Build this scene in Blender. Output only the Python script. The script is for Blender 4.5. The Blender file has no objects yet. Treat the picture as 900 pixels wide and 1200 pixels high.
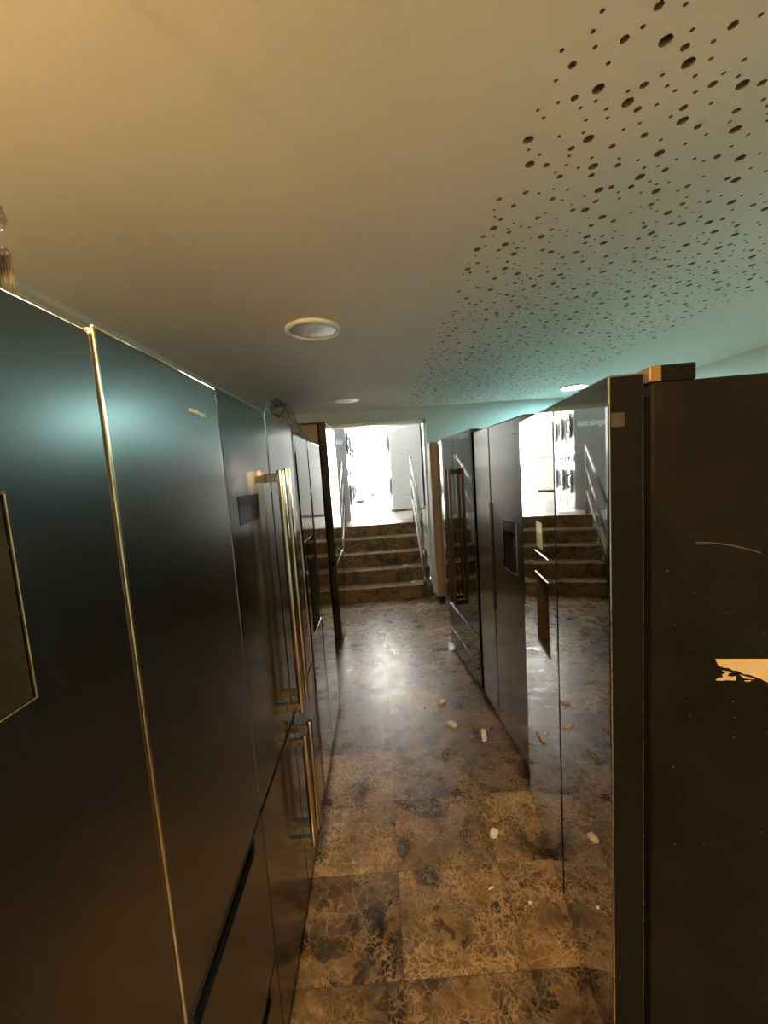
import bpy, bmesh, math, random
from mathutils import Vector, Matrix, geometry
random.seed(7)
S = bpy.context.scene
COL = S.collection
PI = math.pi
R = math.radians

# ------------------------------------------------------------------ helpers
def link(o):
    COL.objects.link(o); return o

def obj(name, bm, mats, parent=None, smooth=False, label=None):
    me = bpy.data.meshes.new(name)
    bmesh.ops.recalc_face_normals(bm, faces=bm.faces[:])
    bm.to_mesh(me); bm.free()
    if not isinstance(mats, (list, tuple)): mats = [mats]
    for m in mats: me.materials.append(m)
    if smooth:
        for p in me.polygons: p.use_smooth = True
    o = link(bpy.data.objects.new(name, me))
    if parent is not None: o.parent = parent
    if label: o['label'] = label
    return o

def tag(o, label, cat, group=None, kind=None):
    o['label'] = label; o['category'] = cat
    if group: o['group'] = group
    if kind: o['kind'] = kind
    return o

def thing(name, label, cat, loc=(0, 0, 0), rz=0.0, group=None):
    o = link(bpy.data.objects.new(name, None))
    o.empty_display_size = .1
    o.location = loc; o.rotation_euler = (0, 0, rz)
    return tag(o, label, cat, group)

def struct(name, bm, mats, smooth=False):
    o = obj(name, bm, mats, None, smooth)
    o['kind'] = 'structure'
    return o

def dup(root, loc, rz, label, group=None, name=None):
    r = root.copy(); COL.objects.link(r); r.location = loc; r.rotation_euler = (0, 0, rz)
    r['label'] = label
    if group: r['group'] = group
    for ch in list(root.children):
        c = ch.copy(); COL.objects.link(c); c.parent = r
        for g in list(ch.children):
            d = g.copy(); COL.objects.link(d); d.parent = c
    return r

def BM(): return bmesh.new()

def add_box(bm, x0, x1, y0, y1, z0, z1, bev=0.0, seg=2, mi=0):
    t = BM()
    bmesh.ops.create_cube(t, size=1)
    for v in t.verts:
        v.co = ((x0+x1)/2+v.co.x*(x1-x0), (y0+y1)/2+v.co.y*(y1-y0), (z0+z1)/2+v.co.z*(z1-z0))
    if bev > 0:
        bmesh.ops.bevel(t, geom=t.edges[:], offset=bev, segments=seg, profile=.5, affect='EDGES')
    for f in t.faces: f.material_index = mi
    me = bpy.data.meshes.new('t'); t.to_mesh(me); t.free()
    bm.from_mesh(me); bpy.data.meshes.remove(me)
    return bm

def box(*a, **k): return add_box(BM(), *a, **k)

def add_tube(bm, pts, r, n=12, cap=True, mi=0):
    pts = [Vector(p) for p in pts]
    rings = []
    prev = None
    for i, p in enumerate(pts):
        d = (pts[min(i+1, len(pts)-1)]-pts[max(i-1, 0)]).normalized()
        if prev is None:
            a = d.orthogonal().normalized()
        else:
            a = (prev-d*prev.dot(d)).normalized()
        prev = a
        b = d.cross(a)
        rr = r[i] if isinstance(r, (list, tuple)) else r
        rings.append([bm.verts.new(p+(a*math.cos(2*PI*k/n)+b*math.sin(2*PI*k/n))*rr) for k in range(n)])
    for q, w in zip(rings, rings[1:]):
        for k in range(n):
            f = bm.faces.new((q[k], q[(k+1) % n], w[(k+1) % n], w[k])); f.smooth = True; f.material_index = mi
    if cap:
        bm.faces.new(rings[0][::-1]).material_index = mi; bm.faces.new(rings[-1]).material_index = mi
    return bm

def add_lathe(bm, prof, M=Matrix(), n=40, mi=0, smooth=True):
    """prof: list of (radius, height); axis z, then transformed by M"""
    rings = []
    for r, h in prof:
        if r < 1e-6:
            rings.append([bm.verts.new(M @ Vector((0, 0, h)))])
        else:
            rings.append([bm.verts.new(M @ Vector((r*math.cos(2*PI*k/n), r*math.sin(2*PI*k/n), h))) for k in range(n)])
    for a, b in zip(rings, rings[1:]):
        for k in range(n):
            k2 = (k+1) % n
            if len(a) == 1 and len(b) == 1: continue
            if len(a) == 1: f = bm.faces.new((a[0], b[k2], b[k]))
            elif len(b) == 1: f = bm.faces.new((a[k], a[k2], b[0]))
            else: f = bm.faces.new((a[k], a[k2], b[k2], b[k]))
            f.smooth = smooth; f.material_index = mi
    return bm

def poly_prism(bm, pts, depth_vec, mi=0):
    """extruded polygon: pts 3D loop, moved along depth_vec"""
    d = Vector(depth_vec)
    a = [bm.verts.new(Vector(p)) for p in pts]; b = [bm.verts.new(Vector(p)+d) for p in pts]
    fs = [bm.faces.new(a), bm.faces.new(b[::-1])]
    n = len(a)
    for k in range(n): fs.append(bm.faces.new((a[k], b[k], b[(k+1) % n], a[(k+1) % n])))
    for f in fs: f.material_index = mi
    return bm

def panel(u0, u1, z0, z1, t, bev=.004, holes=(), y0=0.0, seg=3):
    """a door or drawer front, face at y=y0 looking to -y; holes: (ua, ub, za, zb, depth, material index)"""
    bm = box(u0, u1, y0, y0+t, z0, z1, bev=bev, seg=seg)
    for ua, ub, za, zb, dep, mi in holes:
        for co, no in (((ua, 0, 0), (1, 0, 0)), ((ub, 0, 0), (1, 0, 0)), ((0, 0, za), (0, 0, 1)), ((0, 0, zb), (0, 0, 1))):
            bmesh.ops.bisect_plane(bm, geom=bm.verts[:]+bm.edges[:]+bm.faces[:], plane_co=co, plane_no=no, dist=1e-6)
        bm.faces.ensure_lookup_table()
        fs = []
        for f in bm.faces:
            c = f.calc_center_median()
            if abs(c.y-y0) < 1e-5 and ua < c.x < ub and za < c.z < zb: fs.append(f)
        ret = bmesh.ops.extrude_face_region(bm, geom=fs)
        nv = [g for g in ret['geom'] if isinstance(g, bmesh.types.BMVert)]
        for v in nv: v.co.y += dep
        old = [f for f in fs if f.is_valid]
        if old: bmesh.ops.delete(bm, geom=old, context='FACES')
        for f in bm.faces:
            c = f.calc_center_median()
            if c.y > y0+1e-5 and c.y <= y0+dep+1e-5 and ua-1e-5 <= c.x <= ub+1e-5 and za-1e-5 <= c.z <= zb+1e-5: f.material_index = mi
    return bm

# ------------------------------------------------------------------ materials
def mat(name, col, rough=.5, metal=0.0, spec=.5, coat=0.0, emit=None, estr=0.0, bump=None, var=None, rvar=None, trans=0.0, alpha=1.0, aniso=None):
    m = bpy.data.materials.new(name); m.use_nodes = True
    nt = m.node_tree; b = nt.nodes['Principled BSDF']
    b.inputs['Base Color'].default_value = (*col, 1); b.inputs['Roughness'].default_value = rough
    b.inputs['Metallic'].default_value = metal; b.inputs['Specular IOR Level'].default_value = spec
    b.inputs['Coat Weight'].default_value = coat; b.inputs['Transmission Weight'].default_value = trans
    b.inputs['Alpha'].default_value = alpha
    if emit: b.inputs['Emission Color'].default_value = (*emit, 1); b.inputs['Emission Strength'].default_value = estr
    tc = None
    def noise(scale, detail=4, sc=(1, 1, 1)):
        nonlocal tc
        if tc is None: tc = nt.nodes.new('ShaderNodeTexCoord')
        mp = nt.nodes.new('ShaderNodeMapping'); mp.inputs['Scale'].default_value = sc
        nt.links.new(tc.outputs['Object'], mp.inputs['Vector'])
        n = nt.nodes.new('ShaderNodeTexNoise'); n.inputs['Scale'].default_value = scale; n.inputs['Detail'].default_value = detail
        nt.links.new(mp.outputs['Vector'], n.inputs['Vector']); return n
    if var:
        sc, amt = var[:2]
        n = noise(sc, 5); r = nt.nodes.new('ShaderNodeMapRange')
        r.inputs['From Min'].default_value = .3; r.inputs['From Max'].default_value = .7
        r.inputs['To Min'].default_value = 1-amt; r.inputs['To Max'].default_value = 1+amt
        nt.links.new(n.outputs['Fac'], r.inputs['Value'])
        h = nt.nodes.new('ShaderNodeHueSaturation'); h.inputs['Color'].default_value = (*col, 1)
        nt.links.new(r.outputs['Result'], h.inputs['Value']); nt.links.new(h.outputs['Color'], b.inputs['Base Color'])
    if rvar:
        sc, lo, hi = rvar[:3]; n = noise(sc, 4, rvar[3] if len(rvar) > 3 else (1, 1, 1)); r = nt.nodes.new('ShaderNodeMapRange')
        r.inputs['From Min'].default_value = .3; r.inputs['From Max'].default_value = .7
        r.inputs['To Min'].default_value = lo; r.inputs['To Max'].default_value = hi
        nt.links.new(n.outputs['Fac'], r.inputs['Value']); nt.links.new(r.outputs['Result'], b.inputs['Roughness'])
    if bump:
        sc, st, di = bump[:3]; n = noise(sc, 3, bump[3] if len(bump) > 3 else (1, 1, 1)); bp = nt.nodes.new('ShaderNodeBump')
        bp.inputs['Strength'].default_value = st; bp.inputs['Distance'].default_value = di
        nt.links.new(n.outputs['Fac'], bp.inputs['Height']); nt.links.new(bp.outputs['Normal'], b.inputs['Normal'])
    return m

M = {}
M['plaster'] = mat('ceiling_plaster', (.80, .765, .70), .75, var=(1.6, .035), bump=(160, .10, .002))
M['hole_shade'] = mat('shaded_hole_wall', (.30, .24, .17), .9)  # hole walls of the board, coloured darker so the holes read as shaded
M['fleece'] = mat('perforation_fleece', (.10, .085, .065), .95)
M['wall'] = mat('wall_paint', (.50, .62, .665), .6, bump=(90, .06, .002))
M['wall_shade'] = mat('shade_toned_wall', (.22, .21, .20), .7)  # wall colour darkened to stand in for the shadow gap beside the washers
M['wall_pale'] = mat('pale_wall_paint', (.70, .76, .75), .6)
M['wall_white'] = mat('white_wall_paint', (.82, .82, .80), .6)
M['jamb'] = mat('white_jamb_paint', (.85, .85, .83), .4)
M['trim'] = mat('cove_trim_paint', (.74, .70, .62), .6)
# dark coated refrigerator steel
M['darksteel'] = mat('dark_coated_steel', (.225, .22, .21), .265, metal=1.0)
M['graphite'] = mat('graphite_steel', (.175, .168, .157), .15, metal=1.0)
M['inox'] = mat('polished_inox', (.40, .395, .38), .07, metal=1.0)
M['edge_brown'] = mat('matte_brown_edge', (.06, .042, .030), .55, spec=.2)
M['brown_inox'] = mat('brown_polished_steel', (.17, .15, .13), .16, metal=1.0)
M['inox_matte'] = mat('satin_inox', (.42, .40, .375), .22, metal=1.0)
M['mirror'] = mat('mirror_dark_steel', (.43, .415, .395), .022, metal=1.0)
M['blackglass'] = mat('black_glass', (.20, .195, .19), .05, metal=1.0)
M['glass_display'] = mat('black_display_glass', (.003, .003, .0035), .08, spec=.06)
M['window_glass'] = mat('smoked_window_glass', (.022, .020, .012), .3, spec=.3)
M['body'] = mat('black_painted_side', (.0115, .0098, .0080), .5, spec=.10, var=(7, .35), rvar=(9, .34, .5), bump=(300, .03, .0005))
M['body_brown'] = mat('brown_grey_side', (.10, .075, .058), .4)
M['doorside'] = mat('dark_door_edge', (.009, .0076, .0064), .36, spec=.12)
M['gasket'] = mat('black_gasket', (.006, .006, .006), .8, spec=.03)
M['dark'] = mat('dark_recess', (.012, .011, .010), .5)
M['nichebrown'] = mat('brown_recess_plastic', (.045, .030, .020), .35)
M['chrome'] = mat('chrome', (.72, .70, .66), .12, metal=1.0)
M['satin'] = mat('satin_handle_steel', (.60, .53, .43), .2, metal=1.0)
M['bronze'] = mat('bronze_handle', (.20, .135, .095), .3, metal=1.0)
M['black'] = mat('black_plastic', (.012, .012, .012), .3)
M['gold'] = mat('gold_rim', (.76, .61, .38), .22, metal=1.0)
M['brass_hinge'] = mat('brass_hinge_plate', (.42, .26, .09), .35, metal=.6)
M['white'] = mat('white_enamel', (.80, .81, .80), .32)
M['whitegrey'] = mat('light_grey_enamel', (.46, .45, .43), .35)
M['whiteplastic'] = mat('white_plastic', (.82, .82, .80), .35)
M['greytrim'] = mat('grey_door_ring', (.30, .31, .33), .25, metal=.6)
M['porthole'] = mat('porthole_glass', (.02, .022, .028), .06, spec=.7)
M['lampwhite'] = mat('white_lamp_rim', (.80, .78, .74), .45)
M['diffuser'] = mat('unlit_diffuser', (.78, .77, .75), .4)
M['cool'] = mat('lit_cool_diffuser', (.9, .95, .95), .5, emit=(.56, 1.0, .97), estr=62)
M['warm'] = mat('lit_warm_diffuser', (.95, .9, .8), .5, emit=(1.0, .575, .20), estr=66)
M['bulb'] = mat('lit_warm_bulb', (1, .9, .7), .5, emit=(1.0, .575, .20), estr=200)
M['shop_fill'] = mat('shop_fill_diffuser', (.9, .9, .9), .5, emit=(1.0, .97, .90), estr=7)  # glow of the added fill panels in the upper shop
M['foam'] = mat('white_foam', (.95, .95, .94), .8, bump=(120, .3, .003))
M['paper'] = mat('cream_sticker_paper', (.72, .56, .33), .6, var=(30, .08))
M['ink'] = mat('black_ink', (.01, .01, .01), .5)
M['scratch'] = mat('pale_scratch', (.20, .19, .165), .5)
M['pale_patch'] = mat('pale_door_patch', (.040, .036, .031), .55, var=(60, .25))
M['dust'] = mat('dust_speck', (.42, .40, .36), .8)
M['sticker_green'] = mat('energy_sticker', (.36, .42, .16), .5)
M['sticker_white'] = mat('sticker_white', (.75, .75, .70), .5)
M['badge'] = mat('bright_badge', (.75, .77, .77), .22, metal=.9)
M['cabinet_beige'] = mat('beige_cabinet_board', (.43, .245, .125), .55)
M['plinth'] = mat('dark_plinth', (.03, .022, .018), .4)
M['rail_white'] = mat('white_rail_wrap', (.80, .78, .72), .4)
M['post'] = mat('grey_rail_post', (.34, .31, .27), .3, metal=.8)
M['cable'] = mat('white_cable', (.75, .75, .72), .45)
M['pallet'] = mat('pale_pallet_wood', (.70, .58, .40), .6, var=(9, .1))
M['frame_alu'] = mat('aluminium_frame', (.65, .66, .67), .35, metal=.8)
M['pavement'] = mat('pavement', (.62, .61, .58), .8)
M['upfloor'] = mat('pale_upper_tile', (.62, .60, .56), .22, var=(5, .08))
M['carblue'] = mat('car_paint', (.22, .34, .46), .3)
M['bright_white'] = mat('bright_white_print', (.95, .95, .95), .4)
M['rubber'] = mat('rubber', (.02, .02, .02), .7)

def glassy(name, tint, fac=.12, rough=.05):
    m = bpy.data.materials.new(name); m.use_nodes = True; nt = m.node_tree
    nt.nodes.remove(nt.nodes['Principled BSDF']); out = nt.nodes['Material Output']
    t = nt.nodes.new('ShaderNodeBsdfTransparent'); t.inputs['Color'].default_value = (*tint, 1)
    g = nt.nodes.new('ShaderNodeBsdfGlossy'); g.inputs['Roughness'].default_value = rough; g.inputs['Color'].default_value = (.9, .9, .9, 1)
    fr = nt.nodes.new('ShaderNodeFresnel'); fr.inputs['IOR'].default_value = 1.45
    ad = nt.nodes.new('ShaderNodeMath'); ad.operation = 'ADD'; ad.inputs[1].default_value = fac; ad.use_clamp = True
    nt.links.new(fr.outputs[0], ad.inputs[0])
    mx = nt.nodes.new('ShaderNodeMixShader'); nt.links.new(ad.outputs[0], mx.inputs[0])
    nt.links.new(t.outputs[0], mx.inputs[1]); nt.links.new(g.outputs[0], mx.inputs[2]); nt.links.new(mx.outputs[0], out.inputs['Surface'])
    return m
M['pane'] = glassy('shop_window_glass', (.95, .97, .97), .02, .02)
M['acrylic'] = glassy('clear_acrylic', (.96, .95, .92), .0, .04)
M['film'] = glassy('plastic_film', (.95, .97, .97), .12, .28)

def marble(name, tiles=True, rough=.16):
    m = bpy.data.materials.new(name); m.use_nodes = True; nt = m.node_tree; N = nt.nodes; L = nt.links
    b = N['Principled BSDF']; b.inputs['Specular IOR Level'].default_value = .95 if tiles else .45
    tc = N.new('ShaderNodeTexCoord')
    def math_(op, a, c=None, clamp=False):
        n = N.new('ShaderNodeMath'); n.operation = op; n.use_clamp = clamp
        for i, v in ((0, a), (1, c)):
            if v is None: continue
            if isinstance(v, (int, float)): n.inputs[i].default_value = v
            else: L.new(v, n.inputs[i])
        return n.outputs[0]
    def mr(v, a, c, lo, hi):
        n = N.new('ShaderNodeMapRange'); L.new(v, n.inputs['Value'])
        n.inputs['From Min'].default_value = a; n.inputs['From Max'].default_value = c
        n.inputs['To Min'].default_value = lo; n.inputs['To Max'].default_value = hi; return n.outputs['Result']
    def mix(f, c1, c2, mode='MIX'):
        n = N.new('ShaderNodeMix'); n.data_type = 'RGBA'; n.blend_type = mode
        if isinstance(f, (int, float)): n.inputs[0].default_value = f
        else: L.new(f, n.inputs[0])
        for i, c in ((6, c1), (7, c2)):
            if isinstance(c, tuple): n.inputs[i].default_value = (*c, 1)
            else: L.new(c, n.inputs[i])
        return n.outputs[2]
    sep = N.new('ShaderNodeSeparateXYZ'); L.new(tc.outputs['Object'], sep.inputs[0])
    vec = tc.outputs['Object']; grout = None; tone = None
    if tiles:
        ux = math_('DIVIDE', math_('ADD', sep.outputs[0], .020), .4025); uy = math_('DIVIDE', math_('SUBTRACT', sep.outputs[1], 1.098), .346)
        ix = math_('FLOOR', ux); iy = math_('FLOOR', uy); fx = math_('FRACT', ux); fy = math_('FRACT', uy)
        cb = N.new('ShaderNodeCombineXYZ'); L.new(ix, cb.inputs[0]); L.new(iy, cb.inputs[1])
        wn = N.new('ShaderNodeTexWhiteNoise'); wn.noise_dimensions = '3D'; L.new(cb.outputs[0], wn.inputs['Vector'])
        sc = N.new('ShaderNodeVectorMath'); sc.operation = 'SCALE'; L.new(wn.outputs['Color'], sc.inputs[0]); sc.inputs['Scale'].default_value = 30
        ad = N.new('ShaderNodeVectorMath'); ad.operation = 'ADD'; L.new(sc.outputs[0], ad.inputs[0]); L.new(tc.outputs['Object'], ad.inputs[1])
        vec = ad.outputs[0]; tone = wn.outputs['Value']
        ex = math_('MULTIPLY', math_('MINIMUM', fx, math_('SUBTRACT', 1, fx)), .4025); ey = math_('MULTIPLY', math_('MINIMUM', fy, math_('SUBTRACT', 1, fy)), .346)
        grout = math_('LESS_THAN', math_('MINIMUM', ex, ey), .0009)
    def noise(scale, det=6, rough_=.6, dist=0.0, v=None):
        n = N.new('ShaderNodeTexNoise'); n.inputs['Scale'].default_value = scale; n.inputs['Detail'].default_value = det
        n.inputs['Roughness'].default_value = rough_; n.inputs['Distortion'].default_value = dist; L.new(v or vec, n.inputs['Vector']); return n
    # warp
    wz = noise(7, 4)
    s1 = N.new('ShaderNodeVectorMath'); s1.operation = 'SCALE'; L.new(wz.outputs['Color'], s1.inputs[0]); s1.inputs['Scale'].default_value = .16
    wv = N.new('ShaderNodeVectorMath'); wv.operation = 'ADD'; L.new(vec, wv.inputs[0]); L.new(s1.outputs[0], wv.inputs[1])
    def veins(scale, width):
        v = N.new('ShaderNodeTexVoronoi'); v.feature = 'DISTANCE_TO_EDGE'; v.inputs['Scale'].default_value = scale; L.new(wv.outputs[0], v.inputs['Vector'])
        return mr(v.outputs['Distance'], 0.0, width, 1.0, 0.0)
    cells = N.new('ShaderNodeTexVoronoi'); cells.inputs['Scale'].default_value = 13; L.new(wv.outputs[0], cells.inputs['Vector'])
    cv = N.new('ShaderNodeSeparateColor'); L.new(cells.outputs['Color'], cv.inputs[0])
    n1 = noise(5, 7, .62, .8); n2 = noise(26, 6, .65)
    base = mix(mr(n1.outputs['Fac'], .36, .66, 0, 1), (.070, .042, .019), (.23, .140, .060))
    base = mix(mr(n2.outputs['Fac'], .42, .72, 0, .45), base, (.40, .27, .13))
    base = mix(mr(cv.outputs[0], .80, .86, 0, .80), base, (.030, .020, .014))
    n3 = noise(3.0, 5, .55, .6)
    blot = mr(n3.outputs['Fac'], .60, .625, 0, .9)
    base = mix(blot, base, (.022, .017, .014))
    mask = mr(noise(6, 4).outputs['Fac'], .42, .62, .15, 1)
    v1 = math_('MULTIPLY', veins(16, .05), mask); v2 = math_('MULTIPLY', veins(42, .13), mr(noise(8, 4).outputs['Fac'], .40, .58, 0, .9))
    v3 = math_('MULTIPLY', veins(6, .010), math_('MULTIPLY', mask, .6))
    vv = math_('MAXIMUM', math_('MAXIMUM', v1, v2), v3, True)
    base = mix(math_('MULTIPLY', vv, .85), base, (.60, .44, .25))
    if tiles:
        h = N.new('ShaderNodeHueSaturation'); L.new(base, h.inputs['Color']); L.new(mr(tone, 0, 1, .55, 1.5), h.inputs['Value'])
        base = mix(grout, h.outputs['Color'], (.05, .038, .026))
        L.new(mr(noise(11, 5).outputs['Fac'], .35, .7, rough*.75, rough*1.6), b.inputs['Roughness'])
        bp = N.new('ShaderNodeBump'); bp.inputs['Strength'].default_value = .5; bp.inputs['Distance'].default_value = .002
        L.new(math_('SUBTRACT', math_('MULTIPLY', noise(70, 3).outputs['Fac'], .14), grout), bp.inputs['Height']); L.new(bp.outputs[0], b.inputs['Normal'])
    else:
        b.inputs['Roughness'].default_value = rough
    L.new(base, b.inputs['Base Color'])
    return m
M['marble'] = marble('brown_marble_tiles', True, .28)
M['stone'] = marble('brown_marble_slab', False, .42)

# ------------------------------------------------------------------ room shell
ZC, YE, XL, XR, YB = 2.37, 5.0, -1.27, 3.05, -2.6
def build_ceiling():
    bm = BM()
    x0, x1, y0, y1 = .40, 1.93, -.35, 4.86
    holes = []; cell = {}
    def free(x, y, r):
        cx, cy = int(x/.08), int(y/.08)
        for i in (-1, 0, 1):
            for j in (-1, 0, 1):
                for hx, hy, hr in cell.get((cx+i, cy+j), ()):
                    if (hx-x)**2+(hy-y)**2 < (hr+r+.010)**2: return False
        return True
    area = (x1-x0)*(y1-y0)
    for r, dens, sep in ((.0125, 50, .080), (.0085, 92, .055), (.0045, 260, .028)):
        placed = 0; tries = 0; own = []
        while placed < dens*area and tries < 90000:
            tries += 1
            x = random.uniform(x0+r, x1-r); y = random.uniform(y0+r, y1-r)
            if not free(x, y, r): continue
            if sep and any((hx-x)**2+(hy-y)**2 < sep*sep for hx, hy in own): continue
            own.append((x, y)); holes.append((x, y, r)); cell.setdefault((int(x/.08), int(y/.08)), []).append((x, y, r)); placed += 1
    V = [Vector((x0, y0)), Vector((x1, y0)), Vector((x1, y1)), Vector((x0, y1))]; E = [(0, 1), (1, 2), (2, 3), (3, 0)]; loops = []
    for x, y, r in holes:
        n = (18 if r > .01 else 14 if r > .006 else 10) if y < 2.2 else (10 if r > .006 else 7)
        s = len(V)
        V += [Vector((x+r*math.cos(2*PI*k/n), y+r*math.sin(2*PI*k/n))) for k in range(n)]
        E += [(s+k, s+(k+1) % n) for k in range(n)]; loops.append((x, y, r, s, n))
    vo, eo, fo, ov, oe, of = geometry.delaunay_2d_cdt(V, E, [], 0, 1e-6)
    vs = [bm.verts.new((v.x, v.y, ZC)) for v in vo]
    back = {}
    for i, src in enumerate(ov):
        for k in src: back[k] = i
    for f in fo:
        c = sum((vo[i] for i in f), Vector((0, 0)))/len(f)
        cx, cy = int(c.x/.08), int(c.y/.08); inside = False
        for i in (-1, 0, 1):
            for j in (-1, 0, 1):
                for hx, hy, hr in cell.get((cx+i, cy+j), ()):
                    if (hx-c.x)**2+(hy-c.y)**2 < (hr*.93)**2: inside = True
        if not inside: bm.faces.new([vs[i] for i in f])
    for x, y, r, s, n in loops:
        lo = [vs[back[s+k]] for k in range(n)]
        up = [bm.verts.new((v.co.x, v.co.y, ZC+.0125)) for v in lo]
        for k in range(n):
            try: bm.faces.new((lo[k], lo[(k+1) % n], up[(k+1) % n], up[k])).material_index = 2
            except ValueError: pass
    def quad(a, b, c, d, z, mi=0):
        f = bm.faces.new([bm.verts.new((*p, z)) for p in (a, b, c, d)]); f.material_index = mi
    quad((XL, YB), (x0, YB), (x0, YE), (XL, YE), ZC)
    quad((x1, YB), (XR, YB), (XR, YE), (x1, YE), ZC)
    quad((x0, YB), (x1, YB), (x1, y0), (x0, y0), ZC)
    quad((x0, y1), (x1, y1), (x1, YE), (x0, YE), ZC)
    quad((XL, YB), (XR, YB), (XR, YE), (XL, YE), ZC+.014, 1)
    me = bpy.data.meshes.new('ceiling'); bm.to_mesh(me); bm.free()
    me.materials.append(M['plaster']); me.materials.append(M['fleece']); me.materials.append(M['hole_shade'])
    o = link(bpy.data.objects.new('ceiling', me)); o['kind'] = 'structure'
build_ceiling()
struct('floor', box(XL-.1, XR+.1, YB-.1, YE+.6, -.08, 0), M['marble'])
struct('wall_left', box(XL-.12, XL, YB, YE, 0, ZC+.03), M['wall'])
struct('wall_right', box(XR, XR+.12, YB, YE, 0, ZC+.03), M['wall_pale'])
struct('wall_back', box(XL-.12, XR+.12, YB-.12, YB, 0, ZC+.03), M['wall'])
# end wall with the stair opening
OX0, OX1, OZ = -.60, .655, 2.215
bm = BM()
add_box(bm, XL-.12, OX0, YE, YE+.14, 0, 3.6); add_box(bm, OX1, XR+.12, YE, YE+.14, 0, 3.6); add_box(bm, OX0, OX1, YE, YE+.14, OZ, 3.6)
struct('wall_end', bm, M['wall'])
# cove along the left wall (two small steps) and white jamb lining of the opening
bm = add_box(add_box(BM(), XL, XL+.05, YB, YE, ZC-.035, ZC), XL, XL+.022, YB, YE, ZC-.07, ZC-.035)
struct('trim_1', bm, M['trim'])
bm = BM()
add_box(bm, OX1-.035, OX1, YE-.012, YE+.16, .0, OZ); add_box(bm, OX0, OX0+.035, YE-.012, YE+.16, 0, OZ); add_box(bm, OX0, OX1, YE-.012, YE+.16, OZ-.035, OZ)
struct('trim_2', bm, M['jamb'])

# stairs
RS, TR, Y0 = .168, .235, 4.86
st = thing('staircase', 'five brown marble steps climbing from the dark aisle to the bright upper shop', 'stairs', (0, Y0, 0))
for k in range(5):
    dep = TR if k < 4 else .40
    w = .60 if k else .66
    bm = BM()
    xa, xb = (OX0+.036, OX1-.036) if k*TR > .13-.02 else (-.62, .62)
    xa, xb = (OX0+.038, OX1-.038)
    add_box(bm, xa, xb, k*TR, k*TR+dep+.02, k*RS, (k+1)*RS-.03)
    add_box(bm, xa, xb, k*TR-.018, k*TR+dep+.015, (k+1)*RS-.03, (k+1)*RS, bev=.004)
    obj('step', bm, M['stone'], st)
ZU = 5*RS
# upper shop floor (around the stairwell), walls, ceiling
bm = BM()
yb = Y0+4*TR+.40
add_box(bm, -1.3, 1.25, yb, 13.0, ZU-.12, ZU); add_box(bm, -1.3, OX0+.03, YE+.14, yb, ZU-.12, ZU); add_box(bm, OX1-.03, 1.25, YE+.14, yb, ZU-.12, ZU)
struct('floor.001', bm, M['upfloor'])
struct('wall_stair_left', box(OX0-.08, OX0+.034, YE+.16, yb, 0, ZU-.121), M['wall_white'])
struct('wall_stair_right', box(OX1-.034, OX1+.08, YE+.16, yb, 0, ZU-.121), M['wall_white'])
struct('wall_stair_back', box(OX0, OX1, yb+.03, yb+.09, 0, ZU-.121), M['wall_white'])
struct('wall_upper_left', box(-1.42, -1.3, YE+.14, 13.0, ZU-.12, 3.6), M['wall_white'])
struct('wall_upper_right', box(.93, 1.05, YE+.14, 13.0, ZU-.12, 3.6), M['wall_shade'])
struct('ceiling.001', box(-1.42, 1.37, YE, 13.1, 3.6, 3.72), M['wall_white'])
# shop window at the far end
wf = BM()
for x in (-1.3, -.18, .87): add_box(wf, x, x+.06, 12.96, 13.02, ZU, 3.6)
add_box(wf, -1.24, .87, 12.96, 13.02, ZU, ZU+.08); add_box(wf, -1.24, .87, 12.96, 13.02, 3.5, 3.6)
w = struct('window_1', wf, M['frame_alu'])
obj('window_pane', box(-1.24, .87, 12.985, 12.995, ZU+.08, 3.5), M['pane'], w)
struct('floor.002', box(-14, 14, 13.02, 34, ZU-.2, ZU-.04), M['pavement'])

# ------------------------------------------------------------------ ceiling lamps
def lamp(x, y, label, diff, r=.142):
    t = thing('ceiling_light', label, 'ceiling light', (x, y, ZC), 0, 'round ceiling lights')
    bm = add_lathe(BM(), [(r*.86, -.004), (r*.87, -.016), (r*.97, -.017), (r, -.012), (r*1.0, 0)], n=48)
    obj('rim', bm, M['lampwhite'], t, True)
    bm = add_lathe(BM(), [(0, -.0135), (r*.5, -.0132), (r*.80, -.0115), (r*.865, -.008)], n=48)
    obj('diffuser', bm, diff, t, True)
    return t
lamp(-.28, 2.17, 'large unlit round white ceiling light above the middle of the aisle', M['diffuser'])
lamp(-.26, 4.25, 'small-looking unlit round ceiling light just before the stair opening', M['diffuser'])
lamp(2.17, 4.31, 'glowing cool white round ceiling light above the right row of fridges', M['cool'])
lamp(2.25, .85, 'lit round ceiling light above the aisle behind the right row', M['cool'])
def shop_fill_lamp(y, label):  # unseen ceiling panels, added to brighten the washing machines
    t = thing('added_fill_light', label, 'ceiling light', (-.1, y, 3.6), 0, 'added fill lights in the upper shop')
    bm = BM()
    for q in ((-.3, .3, -.3, -.27), (-.3, .3, .27, .3), (-.3, -.27, -.27, .27), (.27, .3, -.27, .27)): add_box(bm, *q, -.02, 0)
    obj('frame', bm, M['frame_alu'], t)
    obj('diffuser', box(-.27, .27, -.27, .27, -.012, -.006), M['shop_fill'], t)
shop_fill_lamp(6.6, 'added square fill light of the upper shop nearest the stairs')
shop_fill_lamp(9.4, 'added square fill light farther back in the upper shop')
lamp(-.10, -.35, 'lit warm round ceiling light behind the viewer', M['warm'])

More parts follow.
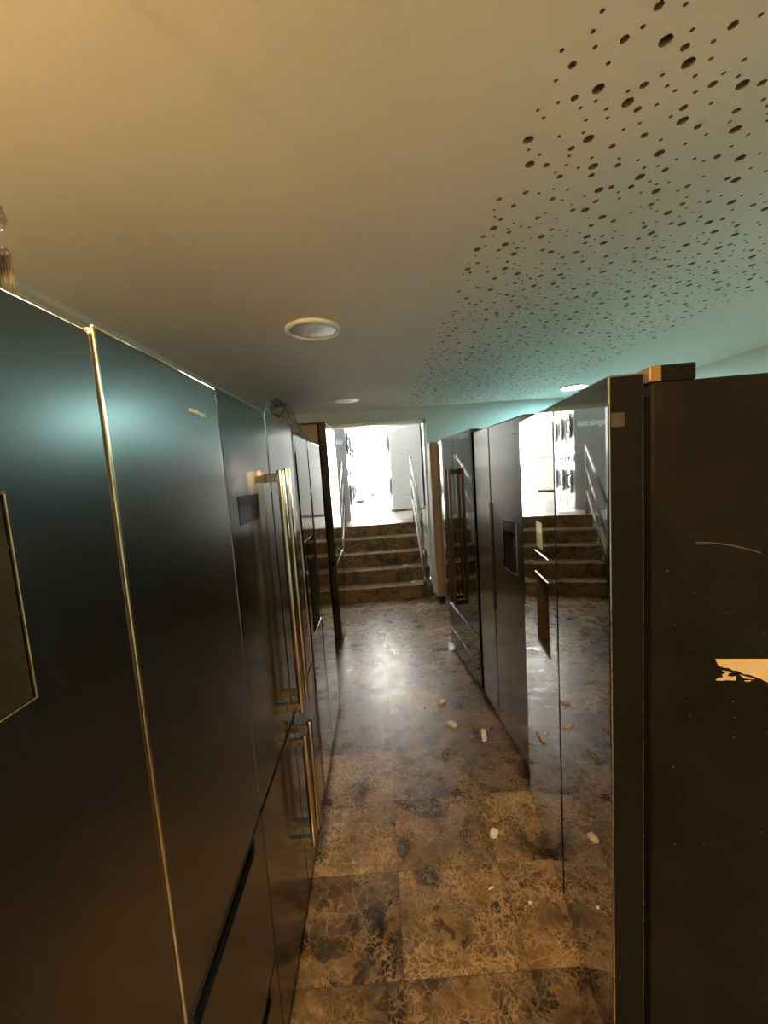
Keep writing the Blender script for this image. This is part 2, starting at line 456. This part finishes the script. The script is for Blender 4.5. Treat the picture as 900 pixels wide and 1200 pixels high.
# ------------------------------------------------------------------ refrigerators
def add_text(name, txt, size, mat_, parent, loc, rot, ext=.0008, mirror=False, off=0.0):
    cu = bpy.data.curves.new(name, 'FONT'); cu.body = txt; cu.size = size; cu.extrude = ext; cu.resolution_u = 4; cu.offset = off; cu.align_x = 'CENTER'
    o = bpy.data.objects.new(name+'_curve', cu); COL.objects.link(o)
    bpy.context.view_layer.update()
    me = bpy.data.meshes.new_from_object(o.evaluated_get(bpy.context.evaluated_depsgraph_get()))
    bpy.data.objects.remove(o)
    if mirror:
        me.transform(Matrix.Diagonal((-1, 1, 1, 1))); me.flip_normals()
    me.materials.clear(); me.materials.append(mat_)
    r = link(bpy.data.objects.new(name, me)); r.parent = parent; r.location = loc; r.rotation_euler = rot
    return r

def feet(t, W, ya, yb_, top):
    for u in (.06, W-.06):
        for y in (ya, yb_):
            obj('foot', add_lathe(BM(), [(0, 0), (.022, 0), (.022, .012), (.014, .02), (.014, top), (0, top)], Matrix.Translation((u, y, 0)), 16), M['black'], t)

def body(t, W, H, D, y0, mat_, zb=.045):
    obj('body', box(.006, W-.006, y0, D, zb, H-.012, bev=.004), mat_, t)
    feet(t, W, y0+.06, D-.08, zb+.004)
    obj('base', box(.02, W-.02, y0+.01, y0+.03, .012, zb+.01), M['black'], t)
    obj('gasket', box(.018, W-.018, y0-.013, y0+.001, zb+.03, H-.04), M['gasket'], t)

RZL = PI/2
DT = .062     # door thickness
# A: nearest left fridge, four doors
t = thing('refrigerator', 'dark steel four-door fridge nearest the viewer on the left with gold-edged door window', 'fridge', (-.355, .14, 0), RZL)
W, H = .803, 1.815
body(t, W, H, .70, DT+.012, M['body'])
d = obj('door', panel(0, .3995, .752, H-.010, DT, .0045, holes=[(.045, .2425, 1.400, 1.603, .0015, 1)]), [M['darksteel'], M['window_glass']], t)
bm = BM(); a, b, c, e, k = .045, .2425, 1.400, 1.603, .0024
for q in ((a-k, b+k, c-k, c), (a-k, b+k, e, e+k), (a-k, a, c, e), (b, b+k, c, e)): add_box(bm, q[0], q[1], -.0025, .003, q[2], q[3], bev=.0007, seg=1)
obj('window_rim', bm, M['gold'], d, label='thin gold rim')
d = obj('door', panel(.4035, W, .752, H, DT, .0055), M['darksteel'], t)
add_text('logo', 'elektrabregenz', .0125, M['sticker_white'], d, (.690, -.0006, 1.741), (PI/2, 0, 0))
for ua, ub, zt in ((.003, .3965, H-.0105), (.4070, W-.003, H-.0005)):
    obj('top_glint', add_tube(BM(), [(ua, .0026, zt), (ub, .0026, zt)], .0019, 10), M['gold'], t, label='thin gold line standing in for the glint on the top edge')  # added tube imitating the ceiling's glint along the door tops
obj('chamfer_glint', box(.3996, .4060, -.003, .02, .76, H-.004, bev=.0015), M['gold'], d, label='gold strip standing in for warm light on the door chamfer')  # added strip, warm light on the chamfer put into its gold colour
for z0, z1, hz in ((.335, .748, .705), (.06, .331, .290)):
    obj('drawer', panel(0, .3995, z0, z1, DT, .004, holes=[(.05, .35, hz, hz+.044, .036, 1)]), [M['darksteel'], M['dark']], t)
    dr = obj('drawer', panel(.4035, W, z0, z1, DT, .004, holes=[(.425, .745, hz, hz+.044, .036, 1)]), [M['darksteel'], M['dark']], t)
    obj('grip_lip', box(.425, .747, -.001, .006, hz-.003, hz+.001, bev=.001, seg=1), M['darksteel'], dr)

# B: second left fridge, four doors with bar handles
def bar_handle(parent, u, z0, z1, name='handle', off=.046, r=.0115):
    h = obj(name, add_tube(BM(), [(u, -off, z0), (u, -off, z0+.004), (u, -off, z1-.004), (u, -off, z1)], [r*.85, r, r, r*.85], 20), M['satin'], parent, label='round satin steel bar')
    for z in (z0+.022, z1-.026):
        obj('bracket', box(u-.010, u+.010, -off+.006, .0, z-.012, z+.012, bev=.0015), M['satin'], h)
t = thing('refrigerator', 'dark steel four-door fridge with tall vertical bar handles and small black display', 'fridge', (-.355, .947, 0), RZL)
W, H, SE = .80, 1.823, .392
body(t, W, H, .70, DT+.012, M['body'])
d1 = obj('door', panel(0, SE-.002, .752, H-.003, DT, .005), M['graphite'], t)
obj('display', panel(.065, .245, 1.487, 1.561, .004, .001, y0=-.0012), M['glass_display'], d1)
d2 = obj('door', panel(SE+.002, W, .752, H, DT, .005), M['graphite'], t)
d3 = obj('door', panel(0, SE-.002, .06, .746, DT, .005), M['graphite'], t)
d4 = obj('door', panel(SE+.002, W, .06, .746, DT, .005), M['graphite'], t)
bar_handle(d1, SE-.045, .80, 1.628); bar_handle(d2, SE+.045, .80, 1.634)
bar_handle(d3, SE-.045, .30, .716); bar_handle(d4, SE+.045, .28, .708)

# C: third left fridge, polished side-by-side
t = thing('refrigerator', 'polished steel side-by-side fridge with dark dispenser niche, covered by crumpled plastic film', 'fridge', (-.352, 1.79, 0), RZL)
W, H, SE = .775, 1.80, .322
body(t, W, H, .70, DT+.012, M['body'])
d1 = obj('door', panel(0, SE-.003, .06, H, DT, .012, holes=[(.065, .285, .845, 1.19, .05, 1)]), [M['inox'], M['dark']], t)
obj('control_panel', box(.065, .285, -.002, .03, 1.19, 1.30, bev=.002), M['glass_display'], d1)
obj('drip_tray', box(.063, .288, -.006, .045, .835, .847, bev=.002), M['chrome'], d1)
d2 = obj('door', panel(SE+.003, W, .06, H, DT, .012), M['inox'], t)
obj('grip', box(SE-.008, SE+.010, -.004, .03, .90, 1.52, bev=.002), M['dark'], d2, label='long black grip slot')

# D: tall brown fridge at the end of the left row
t = thing('refrigerator', 'tall brown-sided fridge at the far end of the left row beside the stairs', 'fridge', (-.425, 3.64, 0), RZL)
W, H = .72, 2.08
body(t, W, H, .62, .075, M['body_brown'])
obj('top_trim', box(-.003, W+.003, .0, .615, H-.012, H+.002, bev=.002), M['dark'], t)
d1 = obj('door', panel(0, W, .78, H-.014, DT, .006), M['brown_inox'], t)
d2 = obj('door', panel(0, W, .05, .772, DT, .006), M['brown_inox'], t)
for dd, za, zb_ in ((d1, .79, H-.022), (d2, .06, .764)): obj('door_edge', box(-.0015, .001, .003, DT-.002, za, zb_), M['edge_brown'], dd, label='matte dark brown edge')
arc = [(.24+.008*math.sin(a), -.002-.020*math.sin(a), .80+.085*(a/PI)) for a in [i*PI/10 for i in range(11)]]
obj('handle', add_tube(BM(), arc, .0045, 10), M['whiteplastic'], d1, label='curved white handle')

# M: mirror-fronted fridge, nearest right
RZM = R(-98)
def mpt(u, y=0.0):
    return (.645+math.cos(RZM)*u-math.sin(RZM)*y, 1.807+math.sin(RZM)*u+math.cos(RZM)*y)
ox, oy = mpt(.05)
t = thing('refrigerator', 'nearest right fridge with mirror-like doors reflecting the stairs and a scuffed black side', 'fridge', (ox, oy, 0), RZM)
W, H, SE = .893, 1.775, .497
DM = .074
obj('body', box(.004, W-.004, DM+.016, .74, .05, H-.022, bev=.005), M['body'], t)
feet(t, W, .16, .66, .054)
obj('base', box(.02, W-.02, .03, .05, .012, .06), M['black'], t)
obj('gasket', box(.012, W-.012, DM-.001, DM+.018, .07, H-.05), M['gasket'], t)
d1 = obj('door', panel(0, SE-.004, .05, H, DM, .004, holes=[(.232, .398, .895, 1.165, .06, 1)]), [M['mirror'], M['nichebrown']], t)
obj('niche_edge', box(.228, .402, -.003, .006, 1.165, 1.171, bev=.001, seg=1), M['brown_inox'], d1)
obj('control_edge', box(.228, .402, -.003, .004, 1.252, 1.256, bev=.001, seg=1), M['brown_inox'], d1)
obj('drip_tray', box(.232, .398, -.002, .05, .885, .897, bev=.002), M['nichebrown'], d1)
s = obj('energy_sticker', box(.255, .332, -.0012, .0002, 1.275, 1.375), M['sticker_green'], d1, label='small green and white energy sticker')
obj('sticker_head', box(.257, .330, -.0016, -.0010, 1.335, 1.372), M['sticker_white'], s)
d2 = obj('door', panel(SE+.004, W, .05, H, DM, .004), M['mirror'], t)
obj('door_edge', box(W-.0005, W+.0015, .004, DM-.004, .055, H-.005), M['doorside'], d2, label='black painted edge of the near door')
obj('edge_patch', box(W+.0016, W+.0020, 0.0055, .033, 1.664, 1.694, bev=.0001, seg=1), M['pale_patch'], d2, label='square paler patch')  # square patch, paler than the door edge
# seam grip
obj('grip', box(SE-.006, SE+.006, -.0005, .02, .06, 1.37), M['gasket'], d1, label='dark vertical grip channel between the doors')
# hinge on top of the near side
hg = obj('hinge_cover', box(W-.075, W-.004, DM+.022, DM+.105, H-.0225, H+.013, bev=.003), M['doorside'], t, label='dark hinge cover on the near top corner')
obj('hinge_plate', box(W-.06, W-.003, DM+.012, DM+.036, H-.021, H+.012, bev=.002), M['brass_hinge'], hg, label='brass hinge plate')
# torn cream sticker and scratch on the black side
sx = W-.004
def side_px(px, py): return (sx-.0003, .225+(px-838)*.00174, 1.130-(py-772)*.0020)
prof = [(838, 772), (916, 772.5), (916, 808), (905, 801), (898, 799), (892, 795.5), (885.8, 793.3), (878.7, 790.7), (872, 790), (864.4, 785.9), (859, 785.5), (854, 782.7), (848, 782.2), (842, 780), (840, 776)]
lab = obj('torn_sticker', poly_prism(BM(), [side_px(*q) for q in prof], (.0012, 0, 0)), M['paper'], t, label='torn cream paper sticker')
for prof in ([(839, 797.3), (842, 794.5), (848, 794), (846.5, 791), (851, 788), (855, 788.6), (853, 792), (858, 793.2), (863, 792.4), (863, 797.6), (852, 797), (846, 797.8)],
             [(867, 790.5), (876, 793.4), (885, 795), (884, 796.3), (872, 794.8)], [(873, 797.6), (881, 797.2), (880, 798.6), (874, 798.8)], [(846, 785.5), (858, 787.5), (857, 788.6), (848, 787)]):
    obj('sticker_scrap', poly_prism(BM(), [side_px(*q) for q in prof], (.0010, 0, 0)), M['paper'], lab)
bm = BM()
arc = [(815, 636), (833, 637.5), (855, 640.5), (874, 644.5), (892, 649)]
arc = [(.1811, 1.399), (.2115, 1.397), (.2498, 1.3902), (.281, 1.381), (.3127, 1.3705)]
for (ya, za), (yb_, zb_) in zip(arc, arc[1:]): poly_prism(bm, [(sx-.0003, ya, za), (sx-.0003, yb_, zb_), (sx-.0003, yb_, zb_+.0016), (sx-.0003, ya, za+.0014)], (.0007, 0, 0))
obj('scratch_mark', bm, M['scratch'], t, label='long curved pale scratch')
bm = BM()
random.seed(11)
for i in range(26):
    y = random.uniform(.11, .45); z = random.uniform(.62, 1.35); r = random.uniform(.0007, .0016)
    add_lathe(bm, [(0, 0), (r, .0001), (r*.6, .0006), (0, .0008)], Matrix.Translation((sx-.0002, y, z)) @ Matrix.Rotation(PI/2, 4, 'Y'), 7)
o = obj('dust_specks', bm, M['dust'], t); o['kind'] = 'stuff'

# R4: satin side-by-side with dispenser
RZ4 = math.atan2(-.79, .034)
t = thing('refrigerator', 'satin grey side-by-side fridge with water dispenser in the middle of the right row', 'fridge', (.649, 2.62, 0), RZ4)
W, H, SE = .792, 1.82, .305
body(t, W, H, .70, DT+.012, M['body'])
d1 = obj('door', panel(0, SE-.004, .03, H, DT, .008), M['inox_matte'], t)
d2 = obj('door', panel(SE+.004, W, .03, H, DT, .008, holes=[(.500, .660, 1.04, 1.245, .055, 1)]), [M['inox_matte'], M['dark']], t)
obj('handle', box(SE-.004, SE+.010, -.010, .01, .735, 1.38, bev=.003), M['bronze'], d1, label='brown vertical grip strip')
obj('grip_slot', box(SE+.011, SE+.024, -.0012, .01, .74, 1.375), M['dark'], d2)
bm = BM()
for q in ((.488, .500, 1.04, 1.30), (.660, .672, 1.04, 1.30), (.488, .672, 1.03, 1.04), (.488, .672, 1.30, 1.308)): add_box(bm, q[0], q[1], -.005, .004, q[2], q[3], bev=.0015, seg=1)
fr = obj('dispenser_frame', bm, M['inox'], d2)
obj('control_panel', box(.500, .660, -.003, .02, 1.245, 1.30, bev=.001, seg=1), M['graphite'], d2)
obj('drip_tray', box(.500, .660, -.008, .05, 1.034, 1.044, bev=.002), M['chrome'], d2)
obj('paddle', box(.565, .595, .02, .03, 1.10, 1.22, bev=.004), M['graphite'], d2)
add_text('badge', 'elektrabregenz', .011, M['badge'], d2, (.700, -.0006, 1.738), (PI/2, 0, 0))

# R5: black glass french door
RZ5 = math.atan2(-.77, .065)
t = thing('refrigerator', 'black glass fridge with long bronze handles at the far end of the right row', 'fridge', (.57, 3.43, 0), RZ5)
W, H, SE = .795, 1.845, .350
body(t, W, H, .68, DT+.012, M['body'])
doors = []
for a, b in ((0, SE-.003), (SE+.003, W)):
    doors.append(obj('door', panel(a, b, .425, H, DT, .004), M['blackglass'], t))
    for z0, z1 in ((.205, .418), (.04, .198)):
        dr = obj('drawer', panel(a, b, z0, z1, DT, .004), M['blackglass'], t)
        obj('grip', box(a+.02, b-.02, -.004, .006, z1-.012, z1-.004, bev=.001, seg=1), M['inox_matte'], dr)
for dd, u in ((doors[0], SE-.055), (doors[1], SE+.055)):
    h = obj('handle', box(u-.013, u+.013, -.062, -.042, .52, 1.59, bev=.004), M['bronze'], dd, label='long flat bronze handle')
    for z in (.545, 1.565): obj('bracket', box(u-.013, u+.013, -.044, .0, z-.02, z+.02, bev=.002), M['black'], h)
add_text('badge', 'elektrabregenz', .013, M['badge'], doors[0], (.17, -.0006, 1.745), (PI/2, 0, 0))
obj('top_cap', box(.15, .55, .08, .60, H-.013, H+.018, bev=.003), M['black'], t)

# R6: silver fridge half hidden behind R5
t = thing('refrigerator', 'pale silver fridge half hidden between the black glass fridge and the beige cabinet', 'fridge', (.681, 4.42, 0), -PI/2)
W, H = .86, 1.875
body(t, W, H, .66, DT+.012, M['body'])
d1 = obj('door', panel(0, W, .72, H, DT, .008), M['inox'], t)
d2 = obj('door', panel(0, W, .04, .712, DT, .008), M['inox'], t)

# beige end cabinet beside the stair opening
t = thing('tall_cabinet', 'tall beige cabinet with dark plinth between the black glass fridge and the stair opening', 'cabinet', (.635, 4.55, 0))
obj('carcass', box(0, .50, 0, .27, .09, 1.90, bev=.003), M['cabinet_beige'], t)
obj('plinth', box(.012, .49, -.004, .26, 0, .09), M['plinth'], t)
obj('door', box(-.012, -.001, .004, .266, .095, 1.895, bev=.003), M['wall_white'], t, label='pale front panel')

# ------------------------------------------------------------------ stair rails
def rail(name, label, x, y0, y1, white=True):
    t = thing(name, label, 'handrail', (x, y0, 0))
    L_ = y1-y0; rise = ZU; pm = M['post']
    obj('post', add_lathe(add_tube(BM(), [(0, 0, 0), (0, 0, 1.08)], .018, 16), [(0, 0), (.038, 0), (.038, .012), (.018, .016)], n=20), pm, t, label='grey metal newel post')
    obj('post', add_tube(BM(), [(0, L_, rise), (0, L_, rise+.95)], .015, 14), pm, t)
    bm_ = M['rail_white'] if white else M['post']
    for z0, z1, r in ((1.04, rise+.95, .019), (.62, rise+.66, .013), (.28, rise+.36, .013)):
        obj('rail_bar', add_tube(BM(), [(-.004, -.05, z0-.05*rise/L_), (-.004, L_+.04, z1)], r, 14), bm_, t, label='pale wrapped sloping bar' if white else None)
    obj('wall_bracket', add_tube(BM(), [(0, L_*.25, .52), (.05, L_*.25, .50), (.11, L_*.25, .47)], .006, 8), pm, t)
    return t
rail('handrail', 'pale wrapped stair handrail with grey post on the right side of the steps', .515, 4.80, 5.84)
rail('handrail', 'dark metal stair handrail on the left side of the steps beside the tall fridge', -.50, 4.84, 5.84, False)

# ------------------------------------------------------------------ washing machines upstairs
def washer(label, loc, rz, ribs=True):
    t = thing('washing_machine', label, 'washing machine', loc, rz, 'stacked washing machines in the upper shop')
    W, H, D = .60, .85, .60
    bm = box(0, W, .012, D, .0, H, bev=.006)
    for side, sg in ((0.0, -1), (W, 1)):       # pressed rings on both side panels
        for r in ((.085, .16, .235) if ribs else ()):
            Mx = Matrix.Translation((side, D/2+.01, H*.5)) @ Matrix.Rotation(sg*PI/2, 4, 'Y')
            add_lathe(bm, [(r-.02, -.001), (r-.006, .006), (r+.006, .006), (r+.02, -.001)], Mx, 40)
    obj('cabinet', bm, M['white'] if ribs else M['whitegrey'], t)
    Mx = Matrix.Translation((W/2, .012, .42)) @ Matrix.Rotation(PI/2, 4, 'X')
    d = obj('door', add_lathe(BM(), [(.10, .012), (.125, .03), (.15, .036), (.175, .03), (.19, .012), (.195, 0)], Mx, 40), M['greytrim'], t, label='grey porthole ring')
    obj('glass', add_lathe(BM(), [(0, .03), (.06, .026), (.11, .014), (.12, .004)], Mx, 36), M['porthole'], d)
    obj('control_panel', box(.012, W-.012, .0, .02, .72, .835, bev=.004), M['whiteplastic'], t)
    obj('detergent_drawer', box(.03, .19, -.006, .01, .735, .825, bev=.003), M['white'], t)
    obj('dial', add_lathe(BM(), [(0, .022), (.026, .022), (.032, .0)], Matrix.Translation((.36, .0, .778)) @ Matrix.Rotation(PI/2, 4, 'X'), 24), M['greytrim'], t)
    obj('kick_plate', box(.012, W-.012, .006, .02, .025, .12, bev=.003), M['whiteplastic'], t)
    return t
HW = .852
RZ_R, RZ_L = -PI/2, PI/2
def wpos(side, y, z):
    # right stacks face -x (origin = far front corner), left stacks face +x (origin = near front corner)
    return ((.27, y+.60, z), RZ_R) if side == 'R' else ((-.44, y, z), RZ_L)
wz = ZU
pal = thing('wooden_pallet', 'low pale wooden pallet under the front right stack of washing machines', 'pallet', (.24, 7.50, ZU))
for x in (0, .30, .60): obj('skid', box(x, x+.07, 0, .64, 0, .03), M['pallet'], pal)
obj('deck', box(-.01, .68, -.01, .65, .03, .045, bev=.002), M['pallet'], pal)
loc, rz = wpos('R', 7.52, ZU+.045)
w0 = washer('lower white washing machine of the right stack nearest the stairs', loc, rz)
loc, rz = wpos('R', 7.52, ZU+.045+HW)
dup(w0, loc, rz, 'upper white washing machine of the right stack nearest the stairs')
rank = ['second', 'third', 'fourth']
for i, y in enumerate((8.22, 8.92, 9.62)):
    for lv, nm in ((0, 'lower'), (1, 'upper')):
        loc, rz = wpos('R', y, ZU+lv*HW); dup(w0, loc, rz, nm+' washing machine in the '+rank[i]+' right stack counted from the stairs')
for i, y in enumerate((6.36, 7.06, 7.76)):
    for lv, nm in ((0, 'lower'), (1, 'upper')):
        loc, rz = wpos('L', y, ZU+lv*HW)
        lb = nm+' washing machine in the '+('first' if i == 0 else rank[i-1])+' left stack counted from the stairs'
        if i == 0 and lv == 0: wm = w1 = washer(lb, loc, rz, False)
        else: wm = dup(w1, loc, rz, lb)
        if i == 0 and lv == 1:
            add_text('lettering', 'elektrabregenz', .125, M['bright_white'], wm, (-.0012, .265, .385), (PI/2, 0, -PI/2), mirror=True, off=.005).scale = (.56, 1, 1)

# tall white fridges in the far left of the upper shop (seen in the mirror doors)
def upfridge(label, loc, rz):
    t = thing('refrigerator', label, 'fridge', loc, rz)
    obj('body', box(0, .60, .06, .62, .03, 1.72, bev=.02), M['white'], t)
    for z0, z1 in ((.05, .84), (.85, 1.72)):
        d = obj('door', panel(0, .60, z0, z1, .055, .015), M['white'], t)
        obj('handle', box(.04, .06, -.03, .0, z0+.2, z0+.5, bev=.004), M['greytrim'], d)
    obj('base', box(.02, .58, .07, .6, 0, .04), M['black'], t)
upfridge('white two-door fridge standing in the shop behind the left washing machines', (-.95, 10.4, ZU), 0)

# ------------------------------------------------------------------ small things
def chip(label, x, y, L_, Wd, rot, z=0.0, h=.012, seed=0, group='white foam scraps on the floor'):
    rnd = random.Random(seed)
    n = 9; pts = []
    for k in range(n):
        a = 2*PI*k/n
        cx = math.copysign(abs(math.cos(a))**.55, math.cos(a))*L_/2; cy = math.copysign(abs(math.sin(a))**.55, math.sin(a))*Wd/2
        s_ = rnd.uniform(.82, 1.1); pts.append((cx*s_, cy*s_))
    bm = BM()
    lo = [bm.verts.new((px, py, 0)) for px, py in pts]; up = [bm.verts.new((px*.93, py*.93, h*rnd.uniform(.75, 1.1))) for px, py in pts]
    bm.faces.new(lo[::-1])
    c = bm.verts.new((0, 0, h))
    for k in range(n):
        k2 = (k+1) % n
        bm.faces.new((lo[k], lo[k2], up[k2], up[k])); bm.faces.new((up[k], up[k2], c))
    o = obj('foam_scrap', bm, M['foam']); o.location = (x, y, z); o.rotation_euler = (0, 0, rot)
    return tag(o, label, 'foam scrap', group)
G = 0
for i, (lb, x, y, l, w_, r_) in enumerate((
    ('small white foam scrap farthest along the aisle floor', .345, 2.578, .062, .035, .5),
    ('white foam scrap on the floor left of the longest scrap', .369, 2.333, .075, .045, 2.1),
    ('long white foam scrap lying beside the satin grey fridge', .535, 2.207, .105, .034, 1.35),
    ('white foam scrap on the light tile before the mirror fridge', .407, 1.574, .050, .034, 1.1),
    ('thin white foam sliver nearest the viewer', .330, 1.352, .030, .006, .35),
    ('tiny pale crumb beside the bottom of the mirror doors', .455, 1.29, .014, .010, .2),
    ('tiny white crumb at the foot of the polished left fridge', -.305, 2.36, .028, .018, .2))):
    chip(lb, x, y, l, w_, r_, 0, .010 if l > .04 else .004, i)
chip('orange-brown paper scrap on the edge of the top step', -.02, Y0+3*TR+.12, .06, .03, .2, 4*RS+.001, .006, 20, 'scraps on the steps').data.materials[0] = M['paper']
chip('white scrap lying on the second step from the top', .17, Y0+2*TR+.10, .05, .03, .2, 3*RS+.001, .008, 21, 'scraps on the steps')
chip('white foam scrap on the right of the second step from the floor', .30, Y0+1*TR+.08, .07, .04, .5, 2*RS+.001, .02, 22, 'scraps on the steps')
chip('white foam scrap on the right of the lowest step', .38, Y0+.10, .07, .05, .1, RS+.001, .015, 23, 'scraps on the steps')
chip('thin white stick leaning flat on the floor below the handrail', .40, 4.42, .18, .016, 1.1, 0, .010, 24)
# crumpled plastic film on the third fridge
random.seed(5)
bm = BM(); nx, ny = 22, 16; g = []
for i in range(nx+1):
    row = []
    for j in range(ny+1):
        u = i/nx; v = j/ny
        px = .12+u*.66; py = .015+v*.5
        edge = min(u, 1-u, v, 1-v)
        env = min(1, edge*5)
        h = env*(.05+.15*math.exp(-((u-.50)**2)/.06-((v-.3)**2)/.10)+.05*math.exp(-((u-.75)**2)/.02))*(.75+.5*random.random())
        row.append(bm.verts.new((px+random.uniform(-.008, .008), py+random.uniform(-.008, .008), 1.80+.002+max(h, 0))))
    g.append(row)
for i in range(nx):
    for j in range(ny): bm.faces.new((g[i][j], g[i+1][j], g[i+1][j+1], g[i][j+1]))
o = obj('plastic_sheet', bm, M['film']); o.location = (-.352, 1.79, -.0); o.rotation_euler = (0, 0, RZL)
tag(o, 'crumpled clear plastic film lying on top of the polished left fridge', 'plastic sheet')
# acrylic sign holder on the nearest left fridge
t = thing('sign_holder', 'clear acrylic sign holder with shiny edge on top of the nearest left fridge', 'sign holder', (-.370, .453, 1.809), RZL)
r = .0035; w_, h_ = .15, .046
pts = [(-w_, 0), (0, 0), (0, h_-r)]+[(-r+r*math.cos(a), h_-r+r*math.sin(a)) for a in [i*PI/2/6 for i in range(1, 7)]]+[(-w_, h_)]
obj('plate', poly_prism(BM(), [(u, 0, z+.003) for u, z in pts], (0, .003, 0)), M['acrylic'], t)
bm = BM()
for (ua, za), (ub, zb_) in zip(pts[1:-1], pts[2:]): add_tube(bm, [(ua, .0015, za+.003), (ub, .0015, zb_+.003)], .0010, 6)
obj('edge', bm, M['gold'], t, label='golden polished edge')
obj('foot', box(-w_, 0, -.002, .05, 0, .003), M['acrylic'], t)
# chrome spotlight hanging at the left
t = thing('spotlight', 'chrome spotlight head at the left edge under the ceiling', 'spotlight', (-.505, .50, ZC))
obj('stem', add_lathe(add_tube(BM(), [(0, 0, 0), (0, 0, -.42)], .0022, 8), [(0, 0), (.035, 0), (.035, -.015), (.006, -.02)], n=24), M['chrome'], t)
Mx = Matrix.Translation((-.035, .03, -.428)) @ Matrix.Rotation(R(80), 4, 'Y')
obj('head', add_lathe(BM(), [(0, -.05), (.022, -.048), (.026, -.03), (.027, .085), (.024, .09), (.020, .07), (0, .068)], Mx, 32), M['chrome'], t)

# warm lamp standing behind the viewer, its light washing the ceiling
t = thing('wall_lamp', 'warm wall lamp behind the viewer on the left wall', 'wall lamp', (XL, -.30, 1.95))
obj('mount', box(0, .02, -.05, .05, -.08, .08, bev=.004), M['satin'], t)
obj('arm', add_tube(BM(), [(.015, 0, 0), (.10, 0, 0), (.14, 0, .05)], .007, 10), M['satin'], t)
obj('bulb', add_lathe(BM(), [(0, 0), (.02, .01), (.045, .06), (.045, .08), (.02, .115), (0, .12)], Matrix.Translation((.14, 0, .05)), 24), M['bulb'], t, True)

# ------------------------------------------------------------------ daylight
wd = bpy.data.worlds.new('World'); S.world = wd; wd.use_nodes = True
bg = wd.node_tree.nodes['Background']; bg.inputs['Color'].default_value = (1.0, .985, .95, 1); bg.inputs['Strength'].default_value = 18
pl = bpy.data.lights.new('shop_window_portal', 'AREA'); pl.shape = 'RECTANGLE'; pl.size = 2.2; pl.size_y = 2.7
pl.cycles.is_portal = True
po = link(bpy.data.objects.new('shop_window_portal', pl)); po.location = (-.19, 12.95, (ZU+3.6)/2); po.rotation_euler = (-PI/2, 0, 0)

# ------------------------------------------------------------------ camera
p, r, y = -0.10054078, -0.06664152, 0.0132644
cp, sp, cy, sy, cr, sr = math.cos(p), math.sin(p), math.cos(y), math.sin(y), math.cos(r), math.sin(r)
F = Vector((sy*cp, cy*cp, sp)); right = Vector((cy, -sy, 0)); up = right.cross(F)
RR = right*cr+up*sr; UU = up*cr-right*sr
cam = bpy.data.cameras.new('camera'); co = link(bpy.data.objects.new('camera', cam))
co.matrix_world = Matrix(((RR.x, UU.x, -F.x, 0), (RR.y, UU.y, -F.y, 0), (RR.z, UU.z, -F.z, 1.6), (0, 0, 0, 1)))
cam.sensor_fit = 'VERTICAL'; cam.sensor_height = 36; cam.lens = 465/1200*36; cam.clip_start = .02
S.camera = co

S.view_settings.view_transform = 'Standard'; S.view_settings.look = 'None'; S.view_settings.gamma = 1
S.view_settings.use_curve_mapping = False
S.view_settings.exposure = 2.3
cy_ = S.cycles
cy_.use_denoising = True
cy_.max_bounces = 10; cy_.glossy_bounces = 6; cy_.diffuse_bounces = 6; cy_.transparent_max_bounces = 12
cy_.sample_clamp_indirect = 8; cy_.caustics_reflective = True; cy_.blur_glossy = .3
